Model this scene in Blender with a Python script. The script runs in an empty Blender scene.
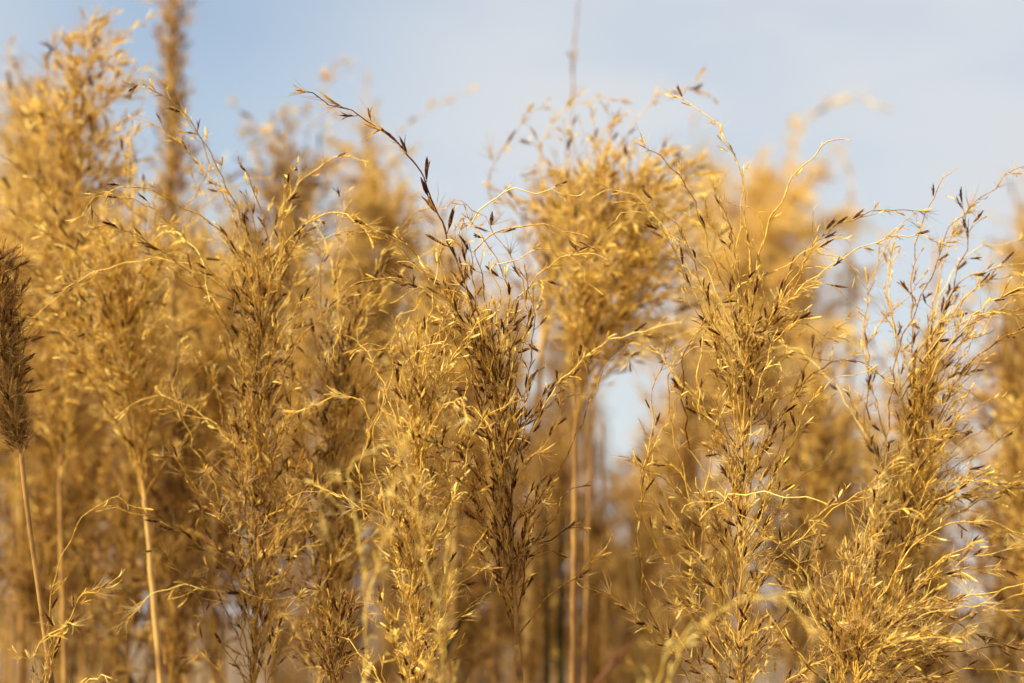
import bpy, math, random
import numpy as np
from mathutils import Vector, Matrix

R = math.radians
S = bpy.context.scene
COL = S.collection

# ------------------------------------------------------------------ camera, sky, sun, exposure
CAM_Z = 1.55
PITCH = 8.0
LENS = 70.0
FPX = LENS / 36.0 * 1024
cd = bpy.data.cameras.new('camera')
cam = bpy.data.objects.new('camera', cd)
COL.objects.link(cam)
cam.location = (0, 0, CAM_Z)
cam.rotation_euler = (R(90 + PITCH), 0, 0)
cd.lens = LENS
cd.sensor_width = 36
cd.clip_start = 0.02
cd.clip_end = 5000
cd.dof.use_dof = True
cd.dof.focus_distance = 1.0
cd.dof.aperture_fstop = 4.8
cd.dof.aperture_blades = 7
S.camera = cam

SUN_EL, SUN_AZ = 46.0, -125.0          # azimuth from the view direction (+Y), negative = to the left, behind the camera
sd = Vector((math.sin(R(SUN_AZ)) * math.cos(R(SUN_EL)), math.cos(R(SUN_AZ)) * math.cos(R(SUN_EL)), math.sin(R(SUN_EL))))
ld = bpy.data.lights.new('sun', 'SUN')
ld.energy = 5.0
ld.angle = R(0.55)
ld.color = (1.0, 0.91, 0.70)
sun = bpy.data.objects.new('sun', ld)
COL.objects.link(sun)
sun.rotation_euler = sd.to_track_quat('Z', 'Y').to_euler()

w = bpy.data.worlds.new('World')
S.world = w
w.use_nodes = True
nt = w.node_tree
nt.nodes.clear()
N = nt.nodes.new
L = nt.links.new
out = N('ShaderNodeOutputWorld')
bg = N('ShaderNodeBackground')
bg.inputs['Strength'].default_value = 0.075
sky = N('ShaderNodeTexSky')
sky.sky_type = 'NISHITA'
sky.sun_disc = False
sky.sun_elevation = R(SUN_EL)
sky.sun_rotation = R(SUN_AZ)
sky.air_density = 1.2
sky.dust_density = 1.0
tc = N('ShaderNodeTexCoord')
mp = N('ShaderNodeMapping')
mp.inputs['Scale'].default_value = (5.5, 5.5, 18.0)
mp.inputs['Rotation'].default_value = (0.0, R(22), 0.0)
mp.inputs['Location'].default_value = (0.55, 0.3, 0.2)
ns = N('ShaderNodeTexNoise')
ns.inputs['Scale'].default_value = 1.0
ns.inputs['Detail'].default_value = 5
ns.inputs['Roughness'].default_value = 0.5
cr = N('ShaderNodeMapRange')
cr.interpolation_type = 'SMOOTHSTEP'
cr.inputs['From Min'].default_value = 0.30
cr.inputs['From Max'].default_value = 0.58
cr.inputs['To Min'].default_value = 0.68
cr.inputs['To Max'].default_value = 1.0
mx = N('ShaderNodeMix')
mx.data_type = 'RGBA'
mx.inputs['B'].default_value = (4.65, 4.85, 5.1, 1)
L(tc.outputs['Generated'], mp.inputs['Vector'])
L(mp.outputs['Vector'], ns.inputs['Vector'])
L(ns.outputs['Fac'], cr.inputs['Value'])
# a thin place in the cloud veil up to the left
gap = N('ShaderNodeVectorMath'); gap.operation = 'DISTANCE'
gap.inputs[1].default_value = (-0.16, 0.94, 0.29)
gr = N('ShaderNodeMapRange'); gr.interpolation_type = 'SMOOTHSTEP'
gr.inputs['From Min'].default_value = 0.0; gr.inputs['From Max'].default_value = 0.19
gr.inputs['To Min'].default_value = 0.25; gr.inputs['To Max'].default_value = 1.0
mu = N('ShaderNodeMath'); mu.operation = 'MULTIPLY'
L(tc.outputs['Generated'], gap.inputs[0]); L(gap.outputs['Value'], gr.inputs['Value'])
L(cr.outputs['Result'], mu.inputs[0]); L(gr.outputs['Result'], mu.inputs[1])
L(mu.outputs[0], mx.inputs['Factor'])
L(sky.outputs['Color'], mx.inputs['A'])
L(mx.outputs['Result'], bg.inputs['Color'])
L(bg.outputs['Background'], out.inputs['Surface'])

S.view_settings.view_transform = 'Standard'
S.view_settings.look = 'None'
S.view_settings.exposure = 1.03
S.view_settings.gamma = 1.0
S.render.engine = 'CYCLES'
S.cycles.use_denoising = True
S.cycles.max_bounces = 8
S.cycles.diffuse_bounces = 4
S.cycles.transmission_bounces = 4
S.cycles.glossy_bounces = 2

# ------------------------------------------------------------------ helpers
cp, sp = math.cos(R(PITCH)), math.sin(R(PITCH))
def at(px, py, D):
    """the point seen at a pixel, D metres along the camera's axis"""
    x = (px - 512) / FPX * D
    u = (341.5 - py) / FPX * D
    return np.array((x, D * cp - u * sp, CAM_Z + D * sp + u * cp))

def unit(v):
    n = math.sqrt(float(v[0] * v[0] + v[1] * v[1] + v[2] * v[2]))
    return v / (n if n > 1e-12 else 1)

class Geo:
    """collects triangles with a tone per vertex and links them as one mesh object"""
    def __init__(s):
        s.v, s.f, s.t, s.n = [], [], [], 0
    def add(s, v, f, t):
        if len(v) == 0: return
        s.v.append(np.asarray(v, np.float32)); s.f.append(np.asarray(f, np.int32) + s.n)
        t = np.asarray(t, np.float32)
        s.t.append(np.broadcast_to(t, (len(v),)) if t.ndim == 0 else t)
        s.n += len(v)
    def mesh(s, name, mat):
        me = bpy.data.meshes.new(name)
        v = np.concatenate(s.v); f = np.concatenate(s.f); t = np.concatenate(s.t)
        me.vertices.add(len(v)); me.vertices.foreach_set('co', v.ravel())
        me.loops.add(f.size); me.loops.foreach_set('vertex_index', f.ravel())
        me.polygons.add(len(f)); me.polygons.foreach_set('loop_start', np.arange(0, f.size, 3, dtype=np.int32))
        at_ = me.attributes.new('tone', 'FLOAT', 'POINT'); at_.data.foreach_set('value', np.ascontiguousarray(t, np.float32))
        me.update(calc_edges=True)
        me.polygons.foreach_set('use_smooth', np.ones(len(f), dtype=bool))
        me.materials.append(mat)
        return me
    def build(s, name, mat, parent=None, origin=None):
        if s.n == 0: return None
        if origin is not None:
            s.v = [a - np.asarray(origin, np.float32) for a in s.v]
        o = bpy.data.objects.new(name, s.mesh(name, mat))
        COL.objects.link(o)
        if parent is not None: o.parent = parent
        return o

def tube(g, pts, rad, tone, sides=4, cap=True):
    P = np.asarray(pts, float); n = len(P)
    if n < 2: return
    T = np.gradient(P, axis=0); T /= np.linalg.norm(T, axis=1)[:, None] + 1e-12
    ref = np.array((0.31, 0.92, 0.13)) if abs(T[:, 1]).mean() < 0.8 else np.array((0.95, 0.1, 0.2))
    U = np.cross(T, ref); U /= np.linalg.norm(U, axis=1)[:, None] + 1e-12
    W = np.cross(T, U)
    a = np.arange(sides) * 2 * math.pi / sides
    rad = np.broadcast_to(np.asarray(rad, float), (n,))
    V = P[:, None, :] + rad[:, None, None] * (U[:, None, :] * np.cos(a)[None, :, None] + W[:, None, :] * np.sin(a)[None, :, None])
    V = V.reshape(-1, 3)
    i = np.arange(n - 1)[:, None] * sides; j = np.arange(sides)[None, :]; k = (j + 1) % sides
    A, B, C_, D_ = (i + j).ravel(), (i + k).ravel(), (i + sides + k).ravel(), (i + sides + j).ravel()
    F = np.concatenate([np.stack([A, B, C_], 1), np.stack([A, C_, D_], 1)])
    tone = np.asarray(tone, float)
    tt = np.repeat(np.broadcast_to(tone, (n,)), sides)
    g.add(V, F, tt)

def tagged(name, label, cat, group=None, loc=(0, 0, 0)):
    e = bpy.data.objects.new(name, None); COL.objects.link(e)
    e.empty_display_size = 0.05
    e.location = loc
    e['label'] = label; e['category'] = cat
    if group: e['group'] = group
    e['kind'] = 'thing'
    return e

def setp(o, parent):
    """keep world-space vertices: the empty stands at the plant's foot"""
    o.parent = parent
    o.location = -Vector(parent.location) if parent.parent is None and parent.type == 'EMPTY' else (0, 0, 0)

# ------------------------------------------------------------------ materials
def straw_material(name, stops, transl=0.3, rough=0.5, spec=0.35, streak=900.0, var=0.35):
    m = bpy.data.materials.new(name); m.use_nodes = True
    t = m.node_tree; t.nodes.clear(); n = t.nodes.new; l = t.links.new
    o = n('ShaderNodeOutputMaterial'); b = n('ShaderNodeBsdfPrincipled'); tr = n('ShaderNodeBsdfTranslucent'); mxs = n('ShaderNodeMixShader')
    a = n('ShaderNodeAttribute'); a.attribute_name = 'tone'
    no = n('ShaderNodeTexNoise'); no.inputs['Scale'].default_value = streak; no.inputs['Detail'].default_value = 2
    tcn = n('ShaderNodeTexCoord'); mpn = n('ShaderNodeMapping'); mpn.inputs['Scale'].default_value = (1, 1, 0.35)
    l(tcn.outputs['Object'], mpn.inputs['Vector']); l(mpn.outputs['Vector'], no.inputs['Vector'])
    mr = n('ShaderNodeMapRange'); mr.inputs['From Min'].default_value = 0.3; mr.inputs['From Max'].default_value = 0.7
    mr.inputs['To Min'].default_value = -var * 0.5; mr.inputs['To Max'].default_value = var * 0.5
    l(no.outputs['Fac'], mr.inputs['Value'])
    ad = n('ShaderNodeMath'); ad.operation = 'ADD'; l(a.outputs['Fac'], ad.inputs[0]); l(mr.outputs['Result'], ad.inputs[1])
    cr = n('ShaderNodeValToRGB'); e = cr.color_ramp.elements
    e[0].position = stops[0][0]; e[0].color = (*stops[0][1], 1)
    e[1].position = stops[-1][0]; e[1].color = (*stops[-1][1], 1)
    for p, c in stops[1:-1]:
        x = e.new(p); x.color = (*c, 1)
    l(ad.outputs[0], cr.inputs['Fac'])
    l(cr.outputs['Color'], b.inputs['Base Color']); l(cr.outputs['Color'], tr.inputs['Color'])
    b.inputs['Roughness'].default_value = rough; b.inputs['Specular IOR Level'].default_value = spec
    mxs.inputs['Fac'].default_value = transl
    l(b.outputs['BSDF'], mxs.inputs[1]); l(tr.outputs['BSDF'], mxs.inputs[2]); l(mxs.outputs['Shader'], o.inputs['Surface'])
    return m

STOPS = [(0.0, (0.045, 0.015, 0.007)), (0.28, (0.19, 0.070, 0.018)), (0.52, (0.50, 0.268, 0.045)), (0.78, (0.81, 0.52, 0.090)), (1.0, (0.89, 0.71, 0.23))]
M_STRAW = straw_material('dry_straw', STOPS, 0.24, 0.62, 0.15)
M_HUSK = straw_material('dry_husk', STOPS, 0.36, 0.6, 0.16)
M_HAIR = straw_material('silky_hair', [(0.0, (0.15, 0.07, 0.025)), (0.25, (0.32, 0.17, 0.06)), (0.5, (0.66, 0.43, 0.13)), (1.0, (0.86, 0.67, 0.32))], 0.45, 0.5, 0.2, 60.0, 0.2)
M_STEM = straw_material('dry_cane', [(0.0, (0.10, 0.045, 0.015)), (0.35, (0.30, 0.15, 0.04)), (0.6, (0.58, 0.33, 0.085)), (1.0, (0.76, 0.52, 0.18))], 0.05, 0.38, 0.5, 260.0, 0.25)
M_LEAF = straw_material('grass_blade', [(0.0, (0.022, 0.022, 0.006)), (0.25, (0.07, 0.06, 0.018)), (0.5, (0.26, 0.16, 0.05)), (0.8, (0.52, 0.33, 0.12)), (1.0, (0.085, 0.018, 0.010))], 0.25, 0.65, 0.12, 60.0, 0.15)

# ------------------------------------------------------------------ spikelet and hair templates (unit length 1, along +Z)
rt = random.Random(5)
def flake(length, width, fold, bend, az, open_, z0=0.0):
    """one papery husk: a folded, pointed, bending strip"""
    vs, fs = [], []
    nseg = 4
    for i in range(nseg + 1):
        s = i / nseg
        wd = width * (0.35 + 1.3 * s) * (1 - s) ** 0.6 if s < 1 else 0.0
        ang = open_ + bend * s
        x = math.sin(ang) * s * length; z = z0 + math.cos(ang) * s * length
        c, d = math.cos(az), math.sin(az)
        for q in (-1, 0, 1):
            ly = q * wd; lx = x - (fold * wd if q else 0) + (fold * wd * 0.0)
            vs.append((lx * c - ly * d, lx * d + ly * c, z))
    for i in range(nseg):
        for q in (0, 1):
            a = i * 3 + q; b = a + 1; c_ = a + 4; d_ = a + 3
            fs += [(a, b, c_), (a, c_, d_)]
    return np.array(vs), np.array(fs)
def seed_body(rad, squash, bend):
    vs, fs = [], []
    prof = ((0, 0.22), (0.15, 0.7), (0.38, 1.0), (0.62, 0.82), (0.85, 0.38), (1.0, 0.05))
    for z, r in prof:
        for k in range(6):
            a = k * math.pi / 3
            vs.append((math.cos(a) * r * rad + bend * z * z, math.sin(a) * r * rad * squash, z))
    for i in range(len(prof) - 1):
        for k in range(6):
            a = i * 6 + k; b = i * 6 + (k + 1) % 6
            fs += [(a, b, b + 6), (a, b + 6, a + 6)]
    return np.array(vs), np.array(fs)
def merge(*parts):
    V, F, T, n = [], [], [], 0
    for v, f, t in parts:
        V.append(v); F.append(f + n); T.append(np.full(len(v), t)); n += len(v)
    return np.concatenate(V), np.concatenate(F), np.concatenate(T)
SEEDS, HUSKS = [], []
for k in range(7):     # closed dark seeds with slightly gaping husks
    v, f = seed_body(rt.uniform(0.085, 0.12), rt.uniform(0.6, 0.9), rt.uniform(-0.15, 0.15))
    a = rt.uniform(0, 6.28)
    f1 = flake(rt.uniform(1.0, 1.25), 0.11, 0.6, rt.uniform(-0.2, 0.3), a, 0.10)
    f2 = flake(rt.uniform(0.8, 1.1), 0.10, 0.6, rt.uniform(0.0, 0.4), a + 3.1, 0.12)
    SEEDS.append(merge((v, f, 0.0), (*f1, 0.10), (*f2, 0.22)))
for k in range(10):    # open golden husks
    a = rt.uniform(0, 6.28); ps = []
    n_ = rt.choice((1, 2, 2, 3))
    for q in range(n_):
        ps.append((*flake(rt.uniform(0.7, 1.35), rt.uniform(0.07, 0.13), rt.uniform(0.3, 0.9), rt.uniform(-0.5, 0.6), a + q * 2.4 + rt.uniform(-.5, .5), rt.uniform(0.08, 0.5)), rt.uniform(-0.1, 0.1)))
    HUSKS.append(merge(*ps))
TUFTS = []
for k in range(8):
    V, F = [], []
    for q in range(17):
        az = rt.uniform(0, 6.28); op = abs(rt.gauss(0.3, 0.45)) + 0.1; ln = rt.uniform(0.6, 1.5); bd = rt.uniform(-0.3, 0.5)
        d0 = np.array((math.sin(op) * math.cos(az), math.sin(op) * math.sin(az), math.cos(op)))
        d1 = np.array((math.sin(op + bd) * math.cos(az), math.sin(op + bd) * math.sin(az), math.cos(op + bd)))
        sd_ = unit(np.cross(d0, np.array((rt.uniform(-1, 1), rt.uniform(-1, 1), rt.uniform(-1, 1))))) * 0.0078
        b0 = len(V)
        m1 = d0 * ln * 0.5; e1 = m1 + d1 * ln * 0.5
        V += [-sd_, sd_, m1 - sd_ * 0.8, m1 + sd_ * 0.8, e1]
        F += [(b0, b0 + 1, b0 + 3), (b0, b0 + 3, b0 + 2), (b0 + 2, b0 + 3, b0 + 4)]
    TUFTS.append((np.array(V), np.array(F), np.zeros(len(V))))

def frames(D, roll):
    D = D / (np.linalg.norm(D, axis=1)[:, None] + 1e-12)
    ref = np.where(np.abs(D[:, 2:3]) < 0.9, np.array([[0, 0, 1.0]]), np.array([[1.0, 0, 0]]))
    U = np.cross(ref, D); U /= np.linalg.norm(U, axis=1)[:, None] + 1e-12
    W = np.cross(D, U)
    c, s = np.cos(roll)[:, None], np.sin(roll)[:, None]
    return np.stack([U * c + W * s, W * c - U * s, D], axis=2)      # columns

def scatter(g, templates, P, D, size, tone, rnd):
    """place template k%n at each point, all of one template at once"""
    if len(P) == 0: return
    P, D, size, tone = map(lambda a: np.asarray(a, float), (P, D, size, tone))
    M = frames(D, np.array([rnd.uniform(0, 6.283) for _ in P]))
    which = np.array([rnd.randrange(len(templates)) for _ in P])
    for k, (tv, tf, tt) in enumerate(templates):
        idx = np.nonzero(which == k)[0]
        if len(idx) == 0: continue
        V = np.einsum('nij,vj->nvi', M[idx] * size[idx][:, None, None], tv) + P[idx][:, None, :]
        F = tf[None] + (np.arange(len(idx)) * len(tv))[:, None, None]
        T = tone[idx][:, None] + tt[None]
        g.add(V.reshape(-1, 3), F.reshape(-1, 3), np.clip(T.ravel(), 0, 1))

# ------------------------------------------------------------------ growing a branch
DOWN = np.array((0, 0, -1.0))
def rvec(r): return np.array((r.gauss(0, 1), r.gauss(0, 1), r.gauss(0, 1)))

def march(p, d, length, r, droop, out, curl, wind, step=0.003):
    pts = [p.copy()]; n = max(2, int(length / step)); kink = rvec(r) * 0
    for i in range(n):
        s = i / n
        if i % 3 == 0: kink = rvec(r) * curl
        d = unit(d + DOWN * droop * (0.15 + 1.8 * s * s) * step + out * step + wind * step * (0.3 + s) + kink * step)
        p = p + d * step
        pts.append(p.copy())
    return zig(np.array(pts), r, 0.00066)

def zig(P, r, amp):
    """the little kinks a dry grass branch has at its nodes"""
    n = len(P); off = np.zeros_like(P); i = 1; prev = np.zeros(3); pi = 0; sgn = 1
    while i < n:
        j = min(n - 1, i + r.choice((1, 2, 2, 3)))
        T = unit(P[min(j + 1, n - 1)] - P[j - 1]); ref = unit(np.cross(T, (0.1, 1, 0.2)))
        new = (ref * sgn * r.uniform(0.3, 1.4) + rvec(r) * 0.4) * amp; sgn = -sgn
        for k in range(pi, j + 1):
            off[k] = prev + (new - prev) * (k - pi) / max(1, j - pi)
        prev = new; pi = j; i = j + 1
    return P + off

def smooth_path(pts, step=0.003, r=None, wig=0.0):
    P = [np.asarray(q, float) for q in pts]
    P = [2 * P[0] - P[1]] + P + [2 * P[-1] - P[-2]]
    o = []
    for i in range(1, len(P) - 2):
        a, b, c, d = P[i - 1:i + 3]
        n = max(1, int(np.linalg.norm(c - b) / step))
        for k in range(n):
            t = k / n
            o.append(0.5 * ((2 * b) + (c - a) * t + (2 * a - 5 * b + 4 * c - d) * t * t + (3 * b - a - 3 * c + d) * t ** 3))
    o.append(P[-2])
    o = np.array(o)
    if r is not None and wig:
        nz = np.array([rvec(r) for _ in o]) * wig
        nz[1:-1] = (nz[:-2] + nz[1:-1] * 1.5 + nz[2:]) / 3
        o = o + nz
    return o

def dress(path, r, st, G, start=0.15, lets=True, side=None):
    """branchlets, pedicels, spikelets and hairs along a path; st = style; G = geometry collectors"""
    n = len(path)
    seg = 0.003
    L_ = n * seg
    rad = np.linspace(st['rad'], st['rad'] * 0.45, n)
    rad[::4] *= 1.25
    tone0 = min(1, max(0.05, r.gauss(st['tone'], 0.09)))
    tube(G['b'], path, rad, np.clip(tone0 + np.array([r.gauss(0, .05) for _ in range(n)]), 0, 1), 4)
    alt = r.uniform(0, 6.28)
    i = int(start * n)
    step_nodes = st['node']
    while i < n - 1:
        s = i / n
        T = unit(path[min(i + 1, n - 1)] - path[i - 1 if i else 0])
        alt += 2.4 + r.uniform(-.5, .5)
        ref = unit(np.cross(T, np.array((0.2, 0.9, 0.3))))
        sidev = ref * math.cos(alt) + np.cross(T, ref) * math.sin(alt)
        if lets and s < 0.86 and r.random() < st['lets']:
            ln = r.uniform(0.25, 1.0) * st['letlen'] * (1 - 0.6 * s)
            sub = march(path[i], unit(T + sidev * r.uniform(0.25, 0.8)), ln, r, st['droop'] * 1.3, sidev * 2.0, st['curl'] * 1.5, st['wind'])
            dress(sub, r, dict(st, rad=st['rad'] * 0.62), G, 0.15, False)
        elif r.random() < st['spk']:
            # a pedicel and its spikelet
            pl = r.uniform(0.0008, 0.0045)
            d = unit(T * r.uniform(0.5, 1.5) + sidev * r.uniform(0.3, 0.9) + DOWN * 0.1)
            e = path[i] + d * pl
            mid = path[i] + d * pl * 0.5 + rvec(r) * 0.0003
            tube(G['b'], [path[i], mid, e], [st['rad'] * .55, st['rad'] * .4, st['rad'] * .45], tone0, 3)
            dd = unit(d + T * 0.6 + rvec(r) * 0.18)
            dark = r.random() < st['dark'] * (0.5 + 0.9 * (1 - s))
            sz = st['size'] * r.uniform(0.7, 1.2)
            if dark:
                G['sp'].append((e, dd, sz * 1.12, r.uniform(0.04, 0.27)))
            else:
                G['hp'].append((e, dd, sz * r.uniform(0.7, 1.15), min(1, max(0.2, r.gauss(st['gold'], 0.13)))))
            if r.random() < st['hair']:
                G['tp'].append((e, unit(dd + rvec(r) * 0.35), sz * r.uniform(1.0, 1.9), min(1, max(0, r.gauss(st['htone'], 0.15)))))
        elif r.random() < 0.5:      # a broken, empty pedicel
            pl = r.uniform(0.0015, 0.006)
            d = unit(T * 0.7 + sidev * 0.8)
            tube(G['b'], [path[i], path[i] + d * pl * .6, path[i] + unit(d + rvec(r) * .3) * pl], [st['rad'] * .5, st['rad'] * .4, st['rad'] * .3], tone0 + .08, 3)
        i += r.choice(step_nodes)
    # tip
    T = unit(path[-1] - path[-2])
    if r.random() < 0.8:
        G['hp'].append((path[-1], T, st['size'] * r.uniform(0.7, 1.1), r.gauss(st['gold'], 0.12)))

def newG(): return {'b': Geo(), 'sp': [], 'hp': [], 'tp': []}
def un(lst): return [np.array([a[k] for a in lst]) for k in range(4)] if lst else ([], [], [], [])

BASE = dict(rad=0.00040, tone=0.62, node=(1, 2, 3), lets=0.26, letlen=0.03, droop=11, curl=14, wind=np.zeros(3), spk=0.82, dark=0.32, size=0.0065,
            gold=0.72, hair=0.8, htone=0.6)
GROUP = 'dry golden plume grasses standing in the thicket'

def finish_branch(G, r, root, name='branch', single=False, label=None):
    """branch mesh > spikelets, hairs; single = each spikelet is a sub-part of its own"""
    loc = Vector(root.location)
    br = G['b'].build(name, M_STRAW, root, origin=loc)
    if label: br['label'] = label
    if not single and 0 < len(G['sp']) + len(G['hp']) <= 4: single = True
    if single:
        items = [('seed', *q) for q in G['sp']] + [('husk', *q) for q in G['hp']]
        for kd, P, D, sz, tn in items:
            g = Geo()
            scatter(g, SEEDS if kd == 'seed' else HUSKS, [P * 0], [D], [sz], [tn], r)
            o = g.build('spikelet', M_HUSK, br)
            o.location = Vector(P) - loc
    else:
        g = Geo()
        scatter(g, SEEDS, *un(G['sp']), r); scatter(g, HUSKS, *un(G['hp']), r)
        o = g.build('spikelets', M_HUSK, br, origin=loc)
    if len(G['tp']) <= 3:
        for P, D, sz, tn in G['tp']:
            g = Geo(); scatter(g, TUFTS, [P * 0], [D], [sz], [tn], r)
            o = g.build('hair_tuft', M_HAIR, br); o.location = Vector(P) - loc
    else:
        g = Geo(); scatter(g, TUFTS, *un(G['tp']), r)
        g.build('hairs', M_HAIR, br, origin=loc)
    return br

def stem_path(bx, by, ex, ey, D, foot_dx=0.0):
    """from the foot on the ground up through (ex,ey) to the panicle's base (bx,by)"""
    top = at(bx, by, D)
    low = at(ex, ey, D)
    m = (low - top) / (top[2] - low[2]); k = 0.22
    pts = [top * (1 - q) + low * q for q in np.linspace(0, 1, 5)]
    for z in np.linspace(low[2], 0, 30)[1:]:
        h = low[2] - z
        pts.append(np.array((low[0] + m[0] * k * (1 - math.exp(-h / k)), low[1] + m[1] * k * (1 - math.exp(-h / k)), z)))
    pts = pts[::-1]
    q = smooth_path(pts, 0.012)
    rr_ = random.Random(int(bx * 7 + by))
    return pts[0], q + np.array([[rr_.gauss(0, .00022), rr_.gauss(0, .00022), 0] for _ in q])

def leaf(root, p, d, length, width, tone, r, arch=1.2, name='leaf', tilt=None):
    g = Geo(); n = 16; P = np.array(p, float); d = unit(np.array(d, float)); pts = []
    for i in range(n + 1):
        pts.append(P.copy()); d = unit(d + DOWN * arch / n * (0.3 + 1.4 * i / n)); P = P + d * length / n
    pts = np.array(pts); T = np.gradient(pts, axis=0)
    sv = np.cross(T, np.array((0.1, 0.2, 1.0))) if tilt is None else np.cross(T, np.array(tilt))
    sv /= np.linalg.norm(sv, axis=1)[:, None] + 1e-9
    up = np.cross(sv, T); up /= np.linalg.norm(up, axis=1)[:, None] + 1e-9
    s = np.linspace(0, 1, n + 1)[:, None]
    wd = width * 0.5 * np.minimum(1, s * 6 + .35) * (1 - s ** 2.2)
    V = np.stack([pts - sv * wd + up * wd * .35, pts, pts + sv * wd + up * wd * .35], 1).reshape(-1, 3)
    F = []
    for i in range(n):
        for q in (0, 1):
            a = i * 3 + q
            F += [(a, a + 1, a + 4), (a, a + 4, a + 3)]
    g.add(V, F, tone)
    return g.build(name, M_LEAF, root, origin=root.location)

def plume(seed, label, base, low, tip, D, n=30, lpx=260, tilt=(0.08, 0.35), group=GROUP, traces=(), K=None, sprigs=None, st=None, stem_r=0.0011, stem_tone=0.6,
          depth=0.5, wind=(0, 0, 0), lens=None, leaves=1, name='grass_plume', outk=1.5, up=0.75, start=0.2, tmax=0.95, single_cap=90, nlow=0.0):
    r = random.Random(seed)
    st = dict(BASE, **(st or {})); st['wind'] = np.array(wind, float) * 1.0
    if K is None: K = 1.55 if group == GROUP else 1.7
    if sprigs is None: sprigs = 11 if (group == GROUP and n > 12) else 0
    n = min(88, int(n * K))
    foot, sp_ = stem_path(*base, *low, D)
    root = tagged(name, label, 'plume grass', group, tuple(foot))
    g = Geo()
    ns_ = len(sp_)
    rr = np.linspace(stem_r * 1.9, stem_r, ns_); rr[5::16] *= 1.22
    rr[-14:-3] *= 1.18      # the last leaf sheath wraps the cane below the plume
    tn = stem_tone + np.array([r.gauss(0, .06) for _ in range(ns_)]); tn[5::16] -= .35; tn[-14:-3] += .08
    tube(g, sp_, rr, tn, 8)
    # the panicle's axis
    A = smooth_path([at(*base, D), (at(*base, D) + at(*tip, D)) / 2 + rvec(r) * 0.003, at(*tip, D)], 0.004, r, 0.0003)
    tube(g, A, np.linspace(stem_r, st['rad'] * 1.2, len(A)), stem_tone - 0.05, 6)
    g.build('stem', M_STEM, root, origin=foot)
    px = D / FPX
    axd = unit(A[-1] - A[0])
    ref = unit(np.cross(axd, np.array((0, 1.0, 0)))); ref2 = np.cross(axd, ref)
    for i in range(n):
        t = tmax * (i + r.random()) / n
        t = t ** (1 + nlow)
        k = min(len(A) - 2, int(t * (len(A) - 1)))
        az = i * 2.4 + r.uniform(-.4, .4)
        side = ref * math.cos(az) + ref2 * math.sin(az) * depth
        tl = r.uniform(*tilt)
        d = unit(axd * math.cos(tl) + side * math.sin(tl))
        ln = lpx * px * r.uniform(0.5, 1.0) * (1 - 0.55 * t)
        path = march(A[k], d, ln, r, st['droop'] * r.uniform(0.3, 1.5), side * outk * r.uniform(.3, 1.6), st['curl'], st['wind'])
        G = newG()
        s2 = dict(st); s2['tone'] = st['tone'] + r.uniform(-.17, .15); s2['spk'] = st['spk'] * r.uniform(.6, 1.15); s2['gold'] = st['gold'] + r.uniform(-.17, .12)
        dress(path, r, s2, G, start)
        finish_branch(G, r, root)
    for i in range(sprigs):      # long, half-empty sprigs that arch out of the top
        k = int((len(A) - 1) * r.uniform(.45, .98)); az = r.uniform(0, 6.28)
        side = ref * math.cos(az) + ref2 * math.sin(az) * depth
        tl = r.uniform(.05, .5)
        path = march(A[k], unit(axd * math.cos(tl) + side * math.sin(tl)), lpx * px * r.uniform(.7, 1.2), r, r.uniform(8, 26), side * r.uniform(1, 4), st['curl'] * 0.7, st['wind'])
        G = newG()
        dress(path, r, dict(st, spk=r.uniform(.5, .85), tone=r.uniform(.55, .85), rad=.00044, lets=.12, letlen=.02, gold=.8), G, .2)
        finish_branch(G, r, root)
    cnt = 0
    for tr in traces:
        pts, o = tr[0], (tr[1] if len(tr) > 1 else {})
        dz = o.get('dz', (0, 0))
        m = len(pts)
        W = [at(x, y, D + dz[0] + (dz[1] - dz[0]) * q / max(1, m - 1)) for q, (x, y) in enumerate(pts)]
        path = zig(smooth_path(W, 0.003, r, o.get('wig', 0.0002)), r, 0.0009)
        s2 = dict(st, lets=0.04, spk=0.55, hair=0.6); s2.update(o)
        G = newG()
        dress(path, r, s2, G, o.get('start', 0.1))
        nn = len(G['sp']) + len(G['hp'])
        single = cnt + nn <= single_cap or nn <= 4
        if single: cnt += nn
        finish_branch(G, r, root, single=single, label=o.get('label'))
    for k in range(leaves):
        q = sp_[int(ns_ * r.uniform(.15, .45))]
        leaf(root, q, (r.uniform(-.5, .5), r.uniform(-.2, .5), 1), r.uniform(.35, .6), 0.009, r.uniform(.5, .8), r)
    return root

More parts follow.
